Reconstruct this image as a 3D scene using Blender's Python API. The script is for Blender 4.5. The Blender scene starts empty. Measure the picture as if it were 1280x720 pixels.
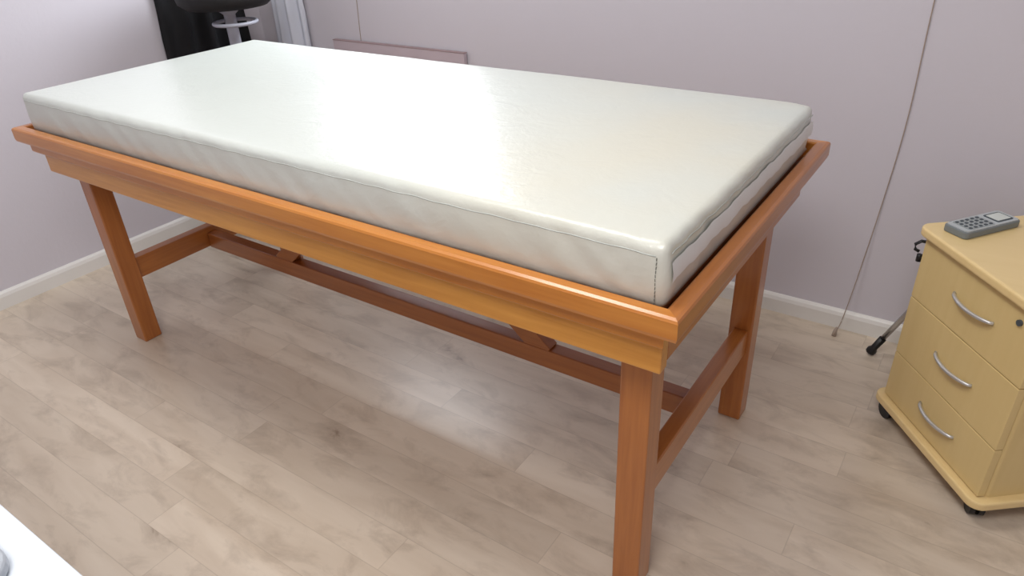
import bpy, bmesh, math, random
from mathutils import Vector, Matrix, noise
random.seed(4)
COL = bpy.context.scene.collection
def s2l(c): return c/12.92 if c<=.04045 else ((c+.055)/1.055)**2.4
def rgb(r,g,b): return (s2l(r/255),s2l(g/255),s2l(b/255),1)

# ---------------- materials ----------------
def newmat(name):
    m=bpy.data.materials.new(name); m.use_nodes=True
    nt=m.node_tree; return m,nt,nt.nodes['Principled BSDF']
def N(nt,t,**kw):
    n=nt.nodes.new(t)
    for k,v in kw.items(): setattr(n,k,v)
    return n
def plain(name,col,rough=.5,metal=0,var=.06,scale=6,bump=0,bscale=200,coat=0,spec=.5):
    m,nt,b=newmat(name); L=nt.links
    tc=N(nt,'ShaderNodeTexCoord'); no=N(nt,'ShaderNodeTexNoise'); no.inputs['Scale'].default_value=scale; no.inputs['Detail'].default_value=4
    L.new(tc.outputs['Object'],no.inputs['Vector'])
    mx=N(nt,'ShaderNodeMix',data_type='RGBA'); mx.inputs[6].default_value=tuple(c*(1-var) for c in col[:3])+(1,); mx.inputs[7].default_value=tuple(min(1,c*(1+var)) for c in col[:3])+(1,)
    L.new(no.outputs['Fac'],mx.inputs[0]); L.new(mx.outputs[2],b.inputs['Base Color'])
    b.inputs['Roughness'].default_value=rough; b.inputs['Metallic'].default_value=metal; b.inputs['Coat Weight'].default_value=coat
    b.inputs['Specular IOR Level'].default_value=spec
    if bump:
        n2=N(nt,'ShaderNodeTexNoise'); n2.inputs['Scale'].default_value=bscale; n2.inputs['Detail'].default_value=3
        L.new(tc.outputs['Object'],n2.inputs['Vector'])
        bp=N(nt,'ShaderNodeBump'); bp.inputs['Strength'].default_value=bump; bp.inputs['Distance'].default_value=.002
        L.new(n2.outputs['Fac'],bp.inputs['Height']); L.new(bp.outputs['Normal'],b.inputs['Normal'])
    return m
def vinyl(name):
    m,nt,b=newmat(name); L=nt.links
    tc=N(nt,'ShaderNodeTexCoord'); sp=N(nt,'ShaderNodeSeparateXYZ'); L.new(tc.outputs['Object'],sp.inputs[0])
    no=N(nt,'ShaderNodeTexNoise'); no.inputs['Scale'].default_value=2.2; no.inputs['Detail'].default_value=3; L.new(tc.outputs['Object'],no.inputs['Vector'])
    # ageing: yellower toward the right end of the cover
    mr=N(nt,'ShaderNodeMapRange'); mr.inputs['From Min'].default_value=.2; mr.inputs['From Max'].default_value=1.0; L.new(sp.outputs[0],mr.inputs['Value'])
    nr=N(nt,'ShaderNodeMapRange'); nr.inputs['From Min'].default_value=.35; nr.inputs['From Max'].default_value=.7; L.new(no.outputs['Fac'],nr.inputs['Value'])
    mu=N(nt,'ShaderNodeMath',operation='MULTIPLY'); L.new(mr.outputs[0],mu.inputs[0]); L.new(nr.outputs[0],mu.inputs[1])
    mx=N(nt,'ShaderNodeMix',data_type='RGBA'); mx.inputs[6].default_value=rgb(209,214,208); mx.inputs[7].default_value=rgb(216,211,192)
    L.new(mu.outputs[0],mx.inputs[0]); L.new(mx.outputs[2],b.inputs['Base Color'])
    b.inputs['Roughness'].default_value=.30; b.inputs['Specular IOR Level'].default_value=.65
    n1=N(nt,'ShaderNodeTexNoise'); n1.inputs['Scale'].default_value=12; n1.inputs['Detail'].default_value=3; n1.inputs['Distortion'].default_value=1.6; L.new(tc.outputs['Object'],n1.inputs['Vector'])
    n2=N(nt,'ShaderNodeTexNoise'); n2.inputs['Scale'].default_value=120; n2.inputs['Detail'].default_value=3; L.new(tc.outputs['Object'],n2.inputs['Vector'])
    b1=N(nt,'ShaderNodeBump'); b1.inputs['Strength'].default_value=.26; b1.inputs['Distance'].default_value=.005; L.new(n1.outputs['Fac'],b1.inputs['Height'])
    b2=N(nt,'ShaderNodeBump'); b2.inputs['Strength'].default_value=.35; b2.inputs['Distance'].default_value=.0010; L.new(n2.outputs['Fac'],b2.inputs['Height'])
    L.new(b1.outputs[0],b2.inputs['Normal']); L.new(b2.outputs[0],b.inputs['Normal'])
    return m
def wood(name,c1,c2,axis,rough=.33,coat=.35,gs=14):
    m,nt,b=newmat(name); L=nt.links
    tc=N(nt,'ShaderNodeTexCoord'); mp=N(nt,'ShaderNodeMapping')
    sc=[gs*6]*3; sc[axis]=gs*.35; mp.inputs['Scale'].default_value=sc
    L.new(tc.outputs['Object'],mp.inputs['Vector'])
    no=N(nt,'ShaderNodeTexNoise'); no.inputs['Scale'].default_value=1; no.inputs['Detail'].default_value=5; no.inputs['Distortion'].default_value=.4
    L.new(mp.outputs['Vector'],no.inputs['Vector'])
    n2=N(nt,'ShaderNodeTexNoise'); n2.inputs['Scale'].default_value=3; L.new(tc.outputs['Object'],n2.inputs['Vector'])
    ad=N(nt,'ShaderNodeMath',operation='MULTIPLY_ADD'); L.new(n2.outputs['Fac'],ad.inputs[0]); ad.inputs[1].default_value=.5; 
    L.new(no.outputs['Fac'],ad.inputs[2])
    mr=N(nt,'ShaderNodeMapRange'); mr.inputs['From Min'].default_value=.45; mr.inputs['From Max'].default_value=1.05
    L.new(ad.outputs[0],mr.inputs['Value'])
    mx=N(nt,'ShaderNodeMix',data_type='RGBA'); mx.inputs[6].default_value=c1; mx.inputs[7].default_value=c2
    L.new(mr.outputs[0],mx.inputs[0]); L.new(mx.outputs[2],b.inputs['Base Color'])
    b.inputs['Roughness'].default_value=rough; b.inputs['Coat Weight'].default_value=coat; b.inputs['Coat Roughness'].default_value=.18
    return m
def floor_mat():
    m,nt,b=newmat('laminate_floor'); L=nt.links
    def M(op,a,b_=None,c=None):
        n=N(nt,'ShaderNodeMath',operation=op)
        for i,v in enumerate((a,b_,c)):
            if v is None: continue
            if isinstance(v,(int,float)): n.inputs[i].default_value=v
            else: L.new(v,n.inputs[i])
        return n.outputs[0]
    tc=N(nt,'ShaderNodeTexCoord'); sp=N(nt,'ShaderNodeSeparateXYZ'); L.new(tc.outputs['Object'],sp.inputs[0])
    X,Y=sp.outputs[0],sp.outputs[1]
    W,LEN=.100,.95
    yr=M('DIVIDE',Y,W); row=M('FLOOR',yr)
    wn=N(nt,'ShaderNodeTexWhiteNoise',noise_dimensions='1D'); L.new(row,wn.inputs['W'])
    xr=M('ADD',M('DIVIDE',X,LEN),M('MULTIPLY',wn.outputs['Value'],7.3)); colm=M('FLOOR',xr)
    cb=N(nt,'ShaderNodeCombineXYZ'); L.new(row,cb.inputs[0]); L.new(colm,cb.inputs[1])
    w2=N(nt,'ShaderNodeTexWhiteNoise',noise_dimensions='3D'); L.new(cb.outputs[0],w2.inputs['Vector'])
    fy=M('FRACT',yr); fx=M('FRACT',xr)
    ey=M('MULTIPLY',M('MINIMUM',fy,M('SUBTRACT',1,fy)),W); ex=M('MULTIPLY',M('MINIMUM',fx,M('SUBTRACT',1,fx)),LEN)
    e=M('MINIMUM',ey,ex); seam=N(nt,'ShaderNodeMapRange'); L.new(e,seam.inputs['Value']); seam.inputs['From Min'].default_value=0; seam.inputs['From Max'].default_value=.0015
    off=M('MULTIPLY',w2.outputs['Value'],37.0)
    cv=N(nt,'ShaderNodeCombineXYZ'); L.new(M('MULTIPLY_ADD',X,2.5,off),cv.inputs[0]); L.new(M('MULTIPLY',Y,15),cv.inputs[1]); L.new(off,cv.inputs[2])
    g=N(nt,'ShaderNodeTexNoise'); g.inputs['Scale'].default_value=1; g.inputs['Detail'].default_value=5; g.inputs['Distortion'].default_value=.8; L.new(cv.outputs[0],g.inputs['Vector'])
    # soft smudges and small dark knots
    cv2=N(nt,'ShaderNodeCombineXYZ'); L.new(M('MULTIPLY_ADD',X,6,off),cv2.inputs[0]); L.new(M('MULTIPLY',Y,12),cv2.inputs[1]); L.new(off,cv2.inputs[2])
    k=N(nt,'ShaderNodeTexNoise'); k.inputs['Scale'].default_value=1; k.inputs['Detail'].default_value=7; k.inputs['Roughness'].default_value=.65; k.inputs['Distortion'].default_value=.5; L.new(cv2.outputs[0],k.inputs['Vector'])
    kr=N(nt,'ShaderNodeMapRange'); kr.inputs['From Min'].default_value=.49; kr.inputs['From Max'].default_value=.80; L.new(k.outputs['Fac'],kr.inputs['Value'])
    k2=N(nt,'ShaderNodeMapRange'); k2.inputs['From Min'].default_value=.67; k2.inputs['From Max'].default_value=.76; L.new(k.outputs['Fac'],k2.inputs['Value'])
    cr=N(nt,'ShaderNodeValToRGB'); cr.color_ramp.elements[0].position=.3; cr.color_ramp.elements[0].color=rgb(202,186,167); cr.color_ramp.elements[1].position=.68; cr.color_ramp.elements[1].color=rgb(218,204,186)
    L.new(g.outputs['Fac'],cr.inputs[0])
    tint=N(nt,'ShaderNodeMix',data_type='RGBA',blend_type='MULTIPLY'); tint.inputs[0].default_value=1
    tr=N(nt,'ShaderNodeMapRange'); tr.inputs['To Min'].default_value=.95; tr.inputs['To Max'].default_value=1.03; L.new(w2.outputs['Value'],tr.inputs['Value'])
    L.new(cr.outputs[0],tint.inputs[6]); L.new(tr.outputs[0],tint.inputs[7])
    kn=N(nt,'ShaderNodeMix',data_type='RGBA'); L.new(M('MULTIPLY',kr.outputs[0],.75),kn.inputs[0]); L.new(tint.outputs[2],kn.inputs[6]); kn.inputs[7].default_value=rgb(154,137,120)
    kk=N(nt,'ShaderNodeMix',data_type='RGBA'); L.new(M('MULTIPLY',k2.outputs[0],.5),kk.inputs[0]); L.new(kn.outputs[2],kk.inputs[6]); kk.inputs[7].default_value=rgb(122,101,84)
    sm=N(nt,'ShaderNodeMix',data_type='RGBA'); L.new(M('MULTIPLY_ADD',seam.outputs[0],.42,.58),sm.inputs[0]); sm.inputs[6].default_value=rgb(150,134,118); L.new(kk.outputs[2],sm.inputs[7])
    L.new(sm.outputs[2],b.inputs['Base Color']); b.inputs['Roughness'].default_value=.29; b.inputs['Specular IOR Level'].default_value=.65
    return m
M_wx=wood('orange_varnished_wood_along_x',rgb(188,114,44),rgb(210,140,62),0,rough=.32,coat=.4)
M_apron=wood('golden_varnished_wood_along_x',rgb(198,132,52),rgb(222,158,72),0,rough=.32,coat=.4)
M_wy=wood('orange_varnished_wood_along_y',rgb(166,98,42),rgb(190,120,56),1,rough=.32,coat=.4)
M_wz=wood('orange_varnished_wood_upright',rgb(160,92,40),rgb(186,116,54),2,rough=.32,coat=.4)
M_wxd=wood('reddish_varnished_wood_along_x',rgb(152,86,38),rgb(176,106,48),0,rough=.32,coat=.4)
M_wall=plain('lilac_wall_paint',rgb(207,203,211),.6,var=.03,scale=1.5,bump=.25,bscale=60)
M_ceil=plain('ceiling_paint',rgb(235,235,232),.8)
M_base=plain('white_baseboard_paint',rgb(226,224,220),.4,var=.02)
M_vinyl=vinyl('white_vinyl_cover')
M_seam=plain('vinyl_seam',rgb(190,196,190),.45)
M_stitch=plain('dark_stitch',rgb(120,122,114),.7)
M_zip=plain('white_zip_tape',rgb(234,236,236),.5)
M_cab=wood('yellow_maple_veneer',rgb(214,188,130),rgb(220,195,138),2,rough=.42,coat=.1,gs=7)
M_cabtop=wood('pale_beech_top',rgb(228,200,142),rgb(235,208,152),0,rough=.36,coat=.2,gs=7)
M_gap=plain('drawer_gap_shadow',rgb(90,70,35),.8)
M_chrome=plain('brushed_steel',rgb(200,200,200),.25,metal=1,var=.02)
M_handle=plain('satin_silver_handle',rgb(205,205,205),.35,metal=.7,var=.02)
M_black=plain('black_plastic',rgb(22,22,24),.45)
M_blackfab=plain('black_fabric',rgb(17,17,21),.9,bump=.4,bscale=300)
M_blackleather=plain('black_leatherette',rgb(20,19,22),.65,bump=.2)
M_whitefab=plain('pale_bluish_fabric',rgb(208,212,224),.9,bump=.3,bscale=250)
M_whitepl=plain('white_plastic',rgb(225,228,230),.35)
M_greypl=plain('pale_grey_plastic',rgb(170,172,184),.5)
M_darkpl=plain('dark_column_plastic',rgb(84,84,92),.5)
M_desk=plain('white_laminate',rgb(214,220,228),.3,var=.02)
M_grey=plain('grey_plastic',rgb(168,174,182),.4)
M_remote=plain('neutral_grey_plastic',rgb(118,125,127),.42)
M_keypad=plain('keypad_grey',rgb(150,156,157),.45)
M_remtop=plain('light_grey_plastic',rgb(180,186,188),.45)
M_lcd=plain('lcd_screen',rgb(208,214,208),.25)
M_btn=plain('dark_grey_rubber',rgb(70,78,84),.6)
M_cord=plain('beige_cord',rgb(168,152,140),.7)
M_panel=plain('pale_mauve_board',rgb(194,180,188),.5)
M_brown=plain('mauve_edge_trim',rgb(160,138,140),.5)

# ---------------- mesh helpers ----------------
def thing(name,label,cat,loc=(0,0,0),group=None):
    o=bpy.data.objects.new(name,None); COL.objects.link(o); o.location=loc; o.empty_display_size=.1
    o['label']=label; o['category']=cat
    if group: o['group']=group
    return o
def wloc(o):
    v=Vector(o.location)
    while o.parent: o=o.parent; v+=Vector(o.location)
    return v
def obj(name,bm,mat,parent=None,smooth=False,bevel=0,seg=2,origin=None):
    me=bpy.data.meshes.new(name); bmesh.ops.recalc_face_normals(bm,faces=bm.faces)
    if origin is None:
        if parent: org=wloc(parent)
        else:
            zs=[v.co for v in bm.verts]; n=len(zs)
            org=Vector((sum(v.x for v in zs)/n,sum(v.y for v in zs)/n,min(v.z for v in zs)))
    else: org=Vector(origin)
    for v in bm.verts: v.co-=org
    bm.to_mesh(me); bm.free(); me.materials.append(mat)
    o=bpy.data.objects.new(name,me); COL.objects.link(o)
    if parent: o.parent=parent; o.location=org-wloc(parent)
    else: o.location=org
    if smooth:
        for p in me.polygons: p.use_smooth=True
    if bevel:
        md=o.modifiers.new('bevel','BEVEL'); md.width=bevel; md.segments=seg; md.limit_method='ANGLE'
    return o
def tag(o,label,cat,group=None):
    o['label']=label; o['category']=cat
    if group: o['group']=group
    return o
def struct(name,bm,mat,bevel=0):
    o=obj(name,bm,mat,origin=(0,0,0),bevel=bevel); o['kind']='structure'; return o
def box(bm,x0,x1,y0,y1,z0,z1,M=None):
    vs=[bm.verts.new(Vector((x,y,z))) for x in (x0,x1) for y in (y0,y1) for z in (z0,z1)]
    if M is not None:
        for v in vs: v.co=M@v.co
    for f in ((0,1,3,2),(4,6,7,5),(0,4,5,1),(2,3,7,6),(0,2,6,4),(1,5,7,3)): bm.faces.new([vs[i] for i in f])
    return bm
def B(*a,M=None): return box(bmesh.new(),*a,M=M)
def beam(p0,p1,w,h,up=(0,0,1),bm=None):
    bm=bm or bmesh.new(); p0=Vector(p0);p1=Vector(p1); d=(p1-p0); L=d.length; d.normalize()
    s=d.cross(Vector(up)).normalized(); u=s.cross(d)
    M=Matrix((( d.x,s.x,u.x,p0.x),(d.y,s.y,u.y,p0.y),(d.z,s.z,u.z,p0.z),(0,0,0,1)))
    return box(bm,0,L,-w/2,w/2,-h/2,h/2,M)
def tube(pts,r,seg=10,bm=None,closed=False,radii=None):
    bm=bm or bmesh.new(); pts=[Vector(p) for p in pts]; n=len(pts); rings=[]
    ref=Vector((0,0,1))
    for i,p in enumerate(pts):
        if closed: t=pts[(i+1)%n]-pts[i-1]
        else: t=pts[min(i+1,n-1)]-pts[max(i-1,0)]
        t.normalize(); a=ref if abs(t.dot(ref))<.95 else Vector((1,0,0))
        s=t.cross(a).normalized(); u=s.cross(t)
        rr=radii[i] if radii else r
        rings.append([bm.verts.new(p+s*math.cos(2*math.pi*k/seg)*rr+u*math.sin(2*math.pi*k/seg)*rr) for k in range(seg)])
    for i in range(n if closed else n-1):
        a,b=rings[i],rings[(i+1)%n]
        for k in range(seg): bm.faces.new((a[k],a[(k+1)%seg],b[(k+1)%seg],b[k]))
    if not closed: bm.faces.new(rings[0]); bm.faces.new(rings[-1][::-1])
    return bm
def lathe(prof,c,seg=32,bm=None):
    bm=bm or bmesh.new(); rings=[]
    for r,z in prof:
        ring=[]
        for k in range(seg):
            a=2*math.pi*k/seg; ring.append(bm.verts.new(Vector((c[0]+r*math.cos(a),c[1]+r*math.sin(a),c[2]+z))))
        rings.append(ring)
    for a,b in zip(rings,rings[1:]):
        for k in range(seg): bm.faces.new((a[k],a[(k+1)%seg],b[(k+1)%seg],b[k]))
    bm.faces.new(rings[0]); bm.faces.new(rings[-1]); return bm
def slab(P,u,d,u0,u1,d0,d1,z0,z1,r=.02,n=6):
    """rounded rectangle prism in a rotated frame"""
    pts=[]
    for (cu,cd,a0) in ((u1,d1,0),(u0,d1,90),(u0,d0,180),(u1,d0,270)):
        su=1 if cu==u1 else -1; sd=1 if cd==d1 else -1
        for k in range(n+1):
            a=math.radians(a0+90*k/n); pts.append((cu-su*r+r*math.cos(a),cd-sd*r+r*math.sin(a)))
    bm=bmesh.new(); lo=[];hi=[]
    for (a,b) in pts:
        q=Vector((P[0]+u[0]*a+d[0]*b,P[1]+u[1]*a+d[1]*b,0)); lo.append(bm.verts.new(q+Vector((0,0,z0)))); hi.append(bm.verts.new(q+Vector((0,0,z1))))
    bm.faces.new(lo[::-1]); bm.faces.new(hi); m=len(lo)
    for k in range(m): bm.faces.new((lo[k],lo[(k+1)%m],hi[(k+1)%m],hi[k]))
    return bm

# ---------------- room ----------------
XL,YB,XR,YF,H=-2.507,1.288,2.1,-2.4,2.6
WX0,WX1,WZ0,WZ1=-2.15,-1.30,1.05,1.85      # window opening in the back wall
struct('floor',B(XL-.1,XR+.1,YF-.1,YB+.1,-.1,0),floor_mat())
struct('wall_left',B(XL-.1,XL,YF-.1,YB+.1,0,H),M_wall)
bm=bmesh.new()
box(bm,XL,WX0,YB,YB+.1,0,H); box(bm,WX1,XR,YB,YB+.1,0,H); box(bm,WX0,WX1,YB,YB+.1,0,WZ0); box(bm,WX0,WX1,YB,YB+.1,WZ1,H)
struct('wall_back',bm,M_wall)
struct('wall_right',B(XR,XR+.1,YF,YB+.1,0,H),M_wall)
struct('wall_front',B(XL,XR,YF-.1,YF,0,H),M_wall)
struct('ceiling',B(XL-.1,XR+.1,YF-.1,YB+.1,H,H+.1),M_ceil)
bm=bmesh.new()
for (a,b,c,e) in ((WX0,WX0+.05,WZ0,WZ1),(WX1-.05,WX1,WZ0,WZ1),(WX0,WX1,WZ0,WZ0+.05),(WX0,WX1,WZ1-.05,WZ1)): box(bm,a,b,YB+.03,YB+.08,c,e)
struct('window_1',bm,M_base)
def bboard(ax,a0,a1,w,sgn):
    prof=[(0,0),(.014,0),(.014,.045),(.010,.056),(.005,.062),(0,.064)]
    bm=bmesh.new(); R=[]
    for a in (a0,a1):
        R.append([bm.verts.new((a,w+sgn*p,z) if ax=='x' else (w+sgn*p,a,z)) for p,z in prof])
    n=len(prof)
    for k in range(n): bm.faces.new((R[0][k],R[0][(k+1)%n],R[1][(k+1)%n],R[1][k]))
    bm.faces.new(R[0]); bm.faces.new(R[1][::-1]); return bm
struct('baseboard_back',bboard('x',XL,XR,YB,-1),M_base)
struct('baseboard_left',bboard('y',YF,YB,XL,1),M_base)

# ---------------- table ----------------
L_,W_=1.9,.787
T=thing('massage_table','long orange varnished wooden treatment table frame on four square legs under the white mattress','table',(-.95,.39,0))
def rail(side,prof,x0=-L_,x1=0.,y0=0.,y1=W_):
    bm=bmesh.new(); R=[]
    for e in (0,1):
        ring=[]
        for o,z in prof:
            if side=='front': p=((x0-o) if e==0 else (x1+o),y0-o,z)
            if side=='back': p=((x0-o) if e==0 else (x1+o),y1+o,z)
            if side=='left': p=(x0-o,(y0-o) if e==0 else (y1+o),z)
            if side=='right': p=(x1+o,(y0-o) if e==0 else (y1+o),z)
            ring.append(bm.verts.new(p))
        R.append(ring)
    n=len(prof)
    for k in range(n): bm.faces.new((R[0][k],R[0][(k+1)%n],R[1][(k+1)%n],R[1][k]))
    bm.faces.new(R[0]); bm.faces.new(R[1][::-1]); return bm
# raised narrow lip with a rebate inside it where the mattress sits
lip=[(.002,.700),(.038,.700),(.044,.704),(.046,.710),(.046,.737),(.044,.741),(.039,.7435),(.022,.7435),(.018,.741),(.017,.712),(.002,.712)]
for s,m in (('front',M_wx),('back',M_wx),('left',M_wy),('right',M_wy)): obj('top_rail',rail(s,lip),m,T)
# stepped strip between lip and front apron
mold=[(-.02,.672),(.024,.672),(.027,.676),(.027,.6985),(-.02,.700)]
obj('moulding',rail('front',mold,x0=-1.885,x1=-.008),M_wx,T)
z0,z1=.613,.700
obj('apron',B(-1.885,.011,-.011,.016,z0,z1),M_apron,T,bevel=.003)
obj('apron',B(-1.885,-.016,W_-.036,W_-.012,z0+.01,z1),M_apron,T,bevel=.003)
obj('apron',B(-1.885,-1.860,.016,W_-.036,z0+.01,z1),M_wy,T,bevel=.003)
obj('apron',B(-.014,.0105,.016,W_-.012,z0+.01,z1),M_wy,T,bevel=.003)
obj('bed_board',B(-1.8995,-.0005,.0005,W_-.0005,.7005,.7265),M_wxd,T)
lx0,lx1,ly0,ly1=-1.878,-.027,.05,W_-.05
w=.059
for (a,b) in ((lx0,ly0),(lx1-w,ly0),(lx0,ly1-w),(lx1-w,ly1-w)):
    obj('leg',B(a,a+w,b,b+w,0,.700),M_wz,T,bevel=.004)
for xa in (lx0+.010,lx1-.010-.036):
    obj('end_stretcher',B(xa,xa+.036,ly0+w,ly1-w,.215,.286),M_wy,T,bevel=.003)
obj('long_stretcher',B(lx0+.046,lx1-.046,.372,.412,.212,.266),M_wxd,T,bevel=.003)
for s in (-1,1):
    cx=-.95; p0=Vector((cx+s*.50,.392,.25)); p1=Vector((cx+s*.04,.392,.655))
    obj('brace',beam(p0,p1,.036,.055),M_wxd,T,bevel=.002)
obj('centre_batten',B(-.99,-.91,.016,W_-.036,.66,.70),M_wy,T)

# ---------------- mattress ----------------
MX1,MY0=.009,-.009
def roundbox(x0,x1,y0,y1,z0,z1,r,nx,ny,nz,f=None):
    bm=bmesh.new(); cache={}
    def lin(a,b,n):
        return [a,a+r*.3,a+r*.65,a+r]+[a+r+(b-a-2*r)*k/n for k in range(1,n)]+[b-r,b-r*.65,b-r*.3,b]
    xs,ys,zs=lin(x0,x1,nx),lin(y0,y1,ny),lin(z0,z1,nz)
    def V(i,j,k):
        key=(i,j,k)
        if key in cache: return cache[key]
        p=Vector((xs[i],ys[j],zs[k])); c=Vector((min(max(p.x,x0+r),x1-r),min(max(p.y,y0+r),y1-r),min(max(p.z,z0+r),z1-r)))
        d=p-c
        nrm=d.normalized() if d.length>1e-7 else Vector((0,0,1)); q=c+nrm*r
        if f: q=f(q,nrm)
        cache[key]=bm.verts.new(q); return cache[key]
    nX,nY,nZ=len(xs)-1,len(ys)-1,len(zs)-1
    for i in range(nX):
        for j in range(nY):
            for k in (0,nZ): bm.faces.new((V(i,j,k),V(i+1,j,k),V(i+1,j+1,k),V(i,j+1,k)))
    for i in range(nX):
        for k in range(nZ):
            for j in (0,nY): bm.faces.new((V(i,j,k),V(i+1,j,k),V(i+1,j,k+1),V(i,j,k+1)))
    for j in range(nY):
        for k in range(nZ):
            for i in (0,nX): bm.faces.new((V(i,j,k),V(i,j+1,k),V(i,j+1,k+1),V(i,j,k+1)))
    return bm
def sidewave(q):
    # broad slack plus upright/slanted puckers in the side panels, baggier at the near corner
    s=q.x+q.y; near=math.exp(-(q.x*q.x+q.y*q.y)/.04)
    return noise.noise(Vector((q.x*5,q.y*5,q.z*12)))*.0022+noise.noise(Vector((s*20+q.z*22,3.1,q.z*7)))*(.0016+.0025*near)+noise.noise(Vector((s*60-q.z*30,7.7,q.z*12)))*(.0005+.0006*near)
def matf(q,n):
    side=1-abs(n.z)
    t=min(max((q.z-.727)/.108,0),1)
    d=side*(sidewave(q)+.003*math.sin(math.pi*t))*min(1,t*4)
    top=max(0,n.z)
    d+=top*(noise.noise(Vector((q.x*2.2,q.y*2.2,1)))*.002+noise.noise(Vector((q.x*9,q.y*6,4)))*.0006)
    e=min(q.x+1.9,MX1-q.x,q.y-MY0,W_-q.y)
    d-=top*.0025*math.exp(-max(e,0)/.03)
    # far right corner is softer
    c2=math.exp(-((q.x-MX1)**2+(q.y-W_)**2)/.0012); d-=.005*c2*(1 if n.z>-.3 else 0)
    if n.z<-.3: d=0
    return q+n*d
mt=obj('mattress',roundbox(-1.9,MX1,MY0,W_-.001,.7267,.8388,.014,220,100,12,matf),M_vinyl,smooth=True)
tag(mt,'thick white vinyl mattress lying on the orange wooden table','mattress')
pts=[]
for k in range(160):
    q=Vector((-1.884+1.876*k/159,MY0,.818)); pts.append((q.x,MY0-.0012-sidewave(q),.818+.0008*math.sin(k*.9)))
obj('seam',tube(pts,.0011,6),M_seam,mt,smooth=True)
pts=[]
for k in range(80):
    q=Vector((MX1,.006+(W_-.03)*k/79,.818)); pts.append((MX1+sidewave(q)+.0012,q.y,.818+.0008*math.sin(k)))
obj('seam',tube(pts,.0011,6),M_seam,mt,smooth=True)
bm=bmesh.new()
for k in range(13):
    za=.816-k*.0068; qx=Vector((-.006,MY0,za)); yy=MY0-.0030-sidewave(qx)
    beam((-.006+.0006*math.sin(k),yy,za),(-.006,yy,za-.0048),.0012,.0012,up=(0,1,0),bm=bm)
obj('corner_stitching',bm,M_stitch,mt)
bm=bmesh.new(); prev=None
for k in range(90):
    y=MY0+.008+(W_-.020)*k/89; wv=.0018*math.sin(k*.4)+.0012*math.sin(k*1.1)
    s_=[max(0,sidewave(Vector((MX1,y,zz)))) for zz in (.806,.790,.774)]
    a=bm.verts.new((MX1+.0038+s_[0],y,.806+wv)); b_=bm.verts.new((MX1+.0060+s_[1],y,.790+wv)); c=bm.verts.new((MX1+.0052+s_[2],y,.774+wv)) 
    if prev:
        bm.faces.new((prev[0],a,b_,prev[1])); bm.faces.new((prev[1],b_,c,prev[2]))
    prev=(a,b_,c)
obj('zip_tape',bm,M_zip,mt,smooth=True)

# ---------------- drawer pedestal ----------------
P0=(.252,.905); u=(.635,-.772); d=(.772,.635)
C_=thing('drawer_cabinet','yellow wooden three drawer pedestal on casters with curved metal handles','cabinet',(P0[0]+.2*u[0]+.24*d[0],P0[1]+.2*u[1]+.24*d[1],0))
ZT=.555
obj('base_board',slab(P0,u,d,0,.418,-.002,.47,.052,.073,.03),M_cabtop,C_,bevel=.004)
obj('top_board',slab(P0,u,d,0,.418,0,.47,ZT-.022,ZT,.03),M_cabtop,C_,bevel=.006,seg=3)
obj('body',slab(P0,u,d,.022,.398,.034,.455,.073,ZT-.022,.01),M_cab,C_)
RM=Matrix(((u[0],d[0],0,P0[0]),(u[1],d[1],0,P0[1]),(0,0,1,0),(0,0,0,1)))
obj('gap',B(.032,.388,.028,.040,.077,ZT-.028,M=RM),M_gap,C_)
for (za,zb) in ((.076,.208),(.2103,.370),(.3723,ZT-.025)):
    dr=obj('drawer',B(.024,.396,.016,.034,za,zb,M=RM),M_cab,C_,bevel=.0015)
    zc=(za+zb)/2+.002; pts=[]
    for k in range(17):
        t=k/16; pts.append(RM@Vector((.157+.128*t,.016-.017*math.sin(math.pi*t)**.55,zc+.003-.003*math.sin(math.pi*t))))
    obj('handle',tube(pts,.0035,10,radii=[.0040+.0005*math.sin(math.pi*k/16) for k in range(17)]),M_handle,dr,smooth=True)
obj('lock',tube([RM@Vector((.345,.017,.497)),RM@Vector((.345,.011,.497))],.0065,14),M_btn,C_)
for (a,b) in ((.035,.035),(.37,.045),(.045,.42),(.36,.42)):
    c=RM@Vector((a,b,0)); ang=random.uniform(0,3)
    dx=Vector((math.cos(ang),math.sin(ang),0))
    bm=tube([c+Vector((0,0,.024))-dx*.015,c+Vector((0,0,.024))-dx*.004],.024,18)
    tube([c+Vector((0,0,.024))+dx*.004,c+Vector((0,0,.024))+dx*.015],.024,18,bm=bm)
    cs=obj('caster',bm,M_black,C_)
    obj('caster_housing',lathe([(.010,.024),(.016,.034),(.016,.052)],(c.x,c.y,0),14),M_black,cs)

# ---------------- remote ----------------
RZ=ZT+.0002
RC=Vector((.377,.942,RZ)); ru=Vector((.581,.814,0)); rd=Vector((-.814,.581,0))
R_=thing('remote_control','grey handheld remote with small pale display lying on the yellow pedestal','remote control',RC)
q=(RC.x,RC.y)
obj('case',slab(q,ru,rd,-.083,.083,-.031,.031,RZ,RZ+.017,.010),M_remote,R_,bevel=.003)
obj('face_plate',slab(q,ru,rd,-.079,.079,-.028,.028,RZ+.017,RZ+.0188,.008),M_remtop,R_)
obj('keypad',slab(q,ru,rd,-.066,.010,-.024,.024,RZ+.0188,RZ+.0194,.004),M_keypad,R_)
obj('display_frame',slab(q,ru,rd,.022,.070,-.020,.020,RZ+.0188,RZ+.020,.004),M_btn,R_)
obj('display',slab(q,ru,rd,.026,.066,-.016,.016,RZ+.020,RZ+.0206,.002),M_lcd,R_)
for i in range(5):
    for j in range(4):
        a=-.058+i*.0150; b=-.0177+j*.0118
        obj('button',slab(q,ru,rd,a-.0038,a+.0038,b-.0030,b+.0030,RZ+.0194,RZ+.0206,.0015,n=3),M_btn,R_)

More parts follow.
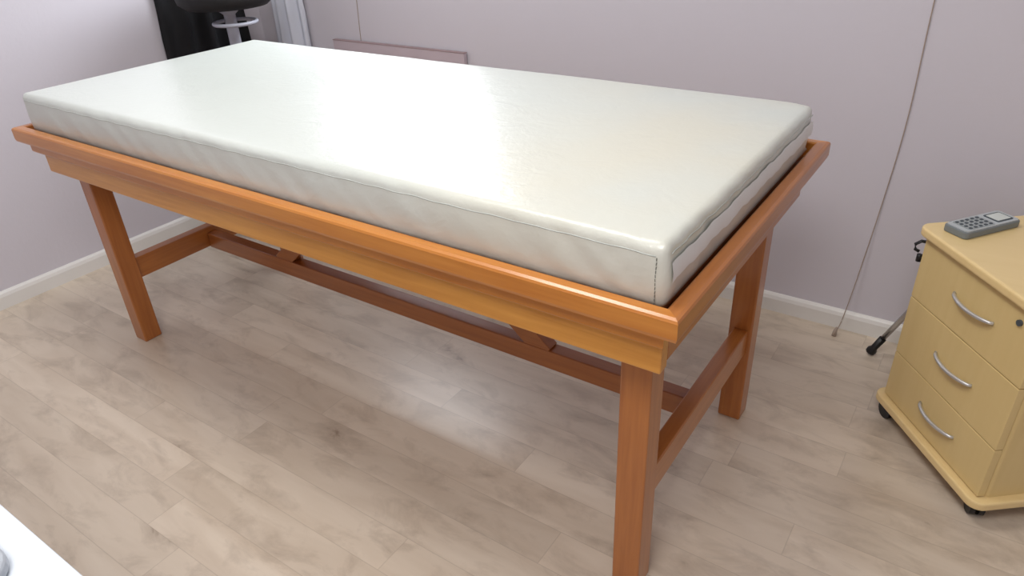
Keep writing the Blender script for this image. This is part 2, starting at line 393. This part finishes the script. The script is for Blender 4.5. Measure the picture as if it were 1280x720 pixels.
# ---------------- tripod ----------------
TP=Vector((.325,1.150,0))
S_=thing('tripod_stand','small metal tripod with black feet standing behind the yellow pedestal','tripod',TP)
hub=TP+Vector((0,0,.30))
for ft in (Vector((.205,1.170,.012)),Vector((.43,1.235,.012)),Vector((.355,1.07,.012))):
    v=hub-ft
    lg=obj('leg',tube([ft+v*.16,hub],.008,10),M_chrome,S_,smooth=True)
    obj('foot',tube([ft,ft+v*.03,ft+v*.06,ft+v*.20],.011,10,radii=[.014,.015,.010,.011]),M_black,lg,smooth=True)
obj('hub',lathe([(.016,.27),(.022,.29),(.022,.32),(.012,.33),(.010,.44),(.018,.445),(.018,.47)],TP,16),M_black,S_,smooth=False)
bm=tube([hub+Vector((0,0,.12)),(.285,1.135,.412),(.262,1.12,.418),(.250,1.117,.408),(.252,1.118,.393),(.262,1.12,.388)],.0045,8)
tube([(.266,1.12,.380),(.266,1.12,.370),(.266,1.12,.360)],.007,8,bm=bm)
obj('clamp_lever',bm,M_black,S_,smooth=True)

# ---------------- cords on the wall ----------------
def smoothp(P,n=8):
    P=[Vector(p) for p in P]; out=[]
    for i in range(len(P)-1):
        a=P[max(i-1,0)];b=P[i];c=P[i+1];e=P[min(i+2,len(P)-1)]
        for k in range(n):
            t=k/n; out.append(.5*((2*b)+(c-a)*t+(2*a-5*b+4*c-e)*t*t+(3*b-a-3*c+e)*t**3))
    out.append(P[-1]); return out
cd=thing('blind_cord','long thin beige cord hanging down the back wall to the floor beside the pedestal','cord',(.14,1.28,0))
obj('cord_line',tube(smoothp([(.135,1.285,2.45),(.14,1.285,1.6),(.143,1.285,.98),(.146,1.285,.68),(.132,1.284,.42),(.112,1.268,.16),(.10,1.25,.04),(.092,1.225,.012)]),.0016,6),M_cord,cd,smooth=True)
obj('cord_end',tube([(.094,1.228,.030),(.092,1.225,.018),(.091,1.222,.002)],.006,10,radii=[.003,.006,.007]),M_cord,cd,smooth=True)
tag(obj('wall_wire',tube(smoothp([(-1.875,1.286,1.02),(-1.882,1.286,.9),(-1.89,1.286,.70),(-1.88,1.286,.5)]),.0014,6),M_cord,smooth=True),'thin pale wire running down the back wall behind the mattress','wire')

# ---------------- leaning panel behind the table ----------------
bp_=thing('leaning_board','low plain mauve board standing between mattress and back wall','board',(-1.685,1.25,0))
obj('panel',B(-2.03,-1.34,1.262,1.280,0,.738),M_panel,bp_,bevel=.002)
obj('edge_trim',B(-2.0305,-1.3395,1.261,1.281,.738,.741),M_brown,bp_)

# ---------------- stool ----------------
SC=Vector((-2.19,.91,0)); dz=.055
St=thing('swivel_stool','black padded stool with pale ring under its seat in the corner behind the table','stool',SC)
obj('seat',lathe([(.08,.856+dz),(.150,.860+dz),(.176,.880+dz),(.182,.910+dz),(.172,.94+dz),(.12,.955+dz),(.02,.96+dz)],SC,40),M_blackleather,St,smooth=True)
rc=SC+Vector((.055,-.02,0))
obj('ring',tube([rc+Vector((.078*math.cos(a*math.pi/16),.078*math.sin(a*math.pi/16),.862)) for a in range(32)],.0070,10,closed=True),M_greypl,St,smooth=True)
obj('column',lathe([(.045,.857+dz),(.040,.845+dz),(.022,.83+dz),(.022,.45),(.032,.45),(.032,.03),(.15,.018),(.155,.0)],SC,32),M_greypl,St,smooth=False)

# ---------------- hanging clothes ----------------
def drape(c,ax,wid0,wid1,z0,z1,depth,seed,nf=4):
    """cloth hanging from a hook: closed folded sheet, ax = direction along the wall, gathered at the top"""
    rnd=random.Random(seed); bm=bmesh.new(); nu,nz=44,24; rows=[]
    ph=rnd.uniform(0,6); nrm=Vector((ax[1],-ax[0],0)) if ax[0]!=0 else Vector((1,0,0))
    for j in range(nz+1):
        t=j/nz; z=z1+(z0-z1)*t; wv=wid0+(wid1-wid0)*(t**.6); row=[]
        for s in (0,1):
            for i in range(nu+1):
                q=i/nu if s==0 else 1-i/nu
                e=math.sin(math.pi*q)**.4
                f=depth*(.45+.35*math.sin(q*nf*2*math.pi+ph+t*.8)+.2*noise.noise(Vector((q*5,t*4,seed))))*(.4+.6*t)*e if s==0 else 0
                wob=.02*noise.noise(Vector((t*5,s*3,seed)))*abs(q-.5)*2
                p=Vector(c)+Vector(ax)*((q-.5)*wv+wob)+nrm*(f if s==0 else 0); p.z=z
                row.append(bm.verts.new(p))
        rows.append(row)
    m=len(rows[0])
    for a,b in zip(rows,rows[1:]):
        for k in range(m): bm.faces.new((a[k],a[(k+1)%m],b[(k+1)%m],b[k]))
    bm.faces.new(rows[0]); bm.faces.new(rows[-1][::-1])
    return bm
J=obj('black_jacket',drape((XL+.0155,.995,0),(0,1,0),.30,.47,.002,1.45,.09,3),M_blackfab,smooth=True)
tag(J,'long black garment hanging in folds on the left wall beside the stool','garment')
J2=obj('white_gown',drape((-2.285,YB-.0155,0),(1,0,0),.14,.24,.002,1.45,.075,8,3),M_whitefab,smooth=True)
tag(J2,'pale bluish white cloth hanging in folds on the back wall in the corner','garment')
for (p,n) in (((XL,.995,1.47),(1,0,0)),((-2.285,YB,1.47),(0,-1,0))):
    p=Vector(p); n=Vector(n)
    tag(obj('coat_hook',tube([p,p+n*.03,p+n*.045+Vector((0,0,.015))],.006,8),M_chrome,smooth=True),
        'small steel hook above the '+('black garment' if n.x else 'pale cloth'),'hook')

# ---------------- desk lower left ----------------
D_=thing('white_desk','corner of a white topped desk at the lower left of the photo','desk',(-.8,-1.05,0))
obj('desktop',B(-1.45,-.14,-1.36,-.735,.725,.75),M_desk,D_,bevel=.003)
for x in (-1.42,-.21):
    for y in (-1.33,-.81): obj('leg',B(x,x+.04,y,y+.04,0,.725),M_whitepl,D_)
q=(-.383,-.810)
dv=thing('device','rounded pale grey plastic device at the edge of the white desk','device',(q[0],q[1],.75))
obj('case',slab(q,(1,0),(0,1),-.09,.085,-.05,.045,.7502,.766,.035),M_grey,dv,bevel=.006,seg=4)
obj('lid',slab(q,(1,0),(0,1),-.07,.065,-.035,.03,.766,.770,.025),M_remtop,dv,bevel=.002)

# ---------------- lights ----------------
def area(name,loc,size,power,col=(1,1,1),rot=(0,0,0),sy=None):
    l=bpy.data.lights.new(name,'AREA'); l.energy=power; l.color=col; l.shape='RECTANGLE'; l.size=size; l.size_y=sy or size
    o=bpy.data.objects.new(name,l); COL.objects.link(o); o.location=loc; o.rotation_euler=rot; return o
area('ceiling_lamp_back',(-.9,.05,2.56),.6,19,(1,.985,.96))
area('ceiling_lamp_front',(.1,-1.2,2.56),.9,33,(1,.985,.97))
area('daylight_through_window',((WX0+WX1)/2,YB+.14,(WZ0+WZ1)/2),WX1-WX0,25,(.92,.96,1),rot=(math.radians(-90),0,0),sy=WZ1-WZ0)
wd=bpy.data.worlds.new('world'); bpy.context.scene.world=wd; wd.use_nodes=True
wd.node_tree.nodes['Background'].inputs[0].default_value=(.8,.87,1,1); wd.node_tree.nodes['Background'].inputs[1].default_value=1.0
bpy.context.scene.view_settings.view_transform='Standard'

# ---------------- camera ----------------
cam=bpy.data.cameras.new('camera'); co=bpy.data.objects.new('camera',cam); COL.objects.link(co)
cam.sensor_width=36; cam.lens=889.05/1280*36; cam.clip_start=.02
yaw,p,r=.6206,.5233,-.0490
cy,sy=math.cos(yaw),math.sin(yaw); cp,sp=math.cos(p),math.sin(p)
f=Vector((-sy*cp,cy*cp,-sp)); right=Vector((cy,sy,0)); up=right.cross(f)
R=right*math.cos(r)+up*math.sin(r); U=-right*math.sin(r)+up*math.cos(r)
co.matrix_world=Matrix(((R.x,U.x,-f.x,.3443),(R.y,U.y,-f.y,-.8613),(R.z,U.z,-f.z,1.2941),(0,0,0,1)))
bpy.context.scene.camera=co
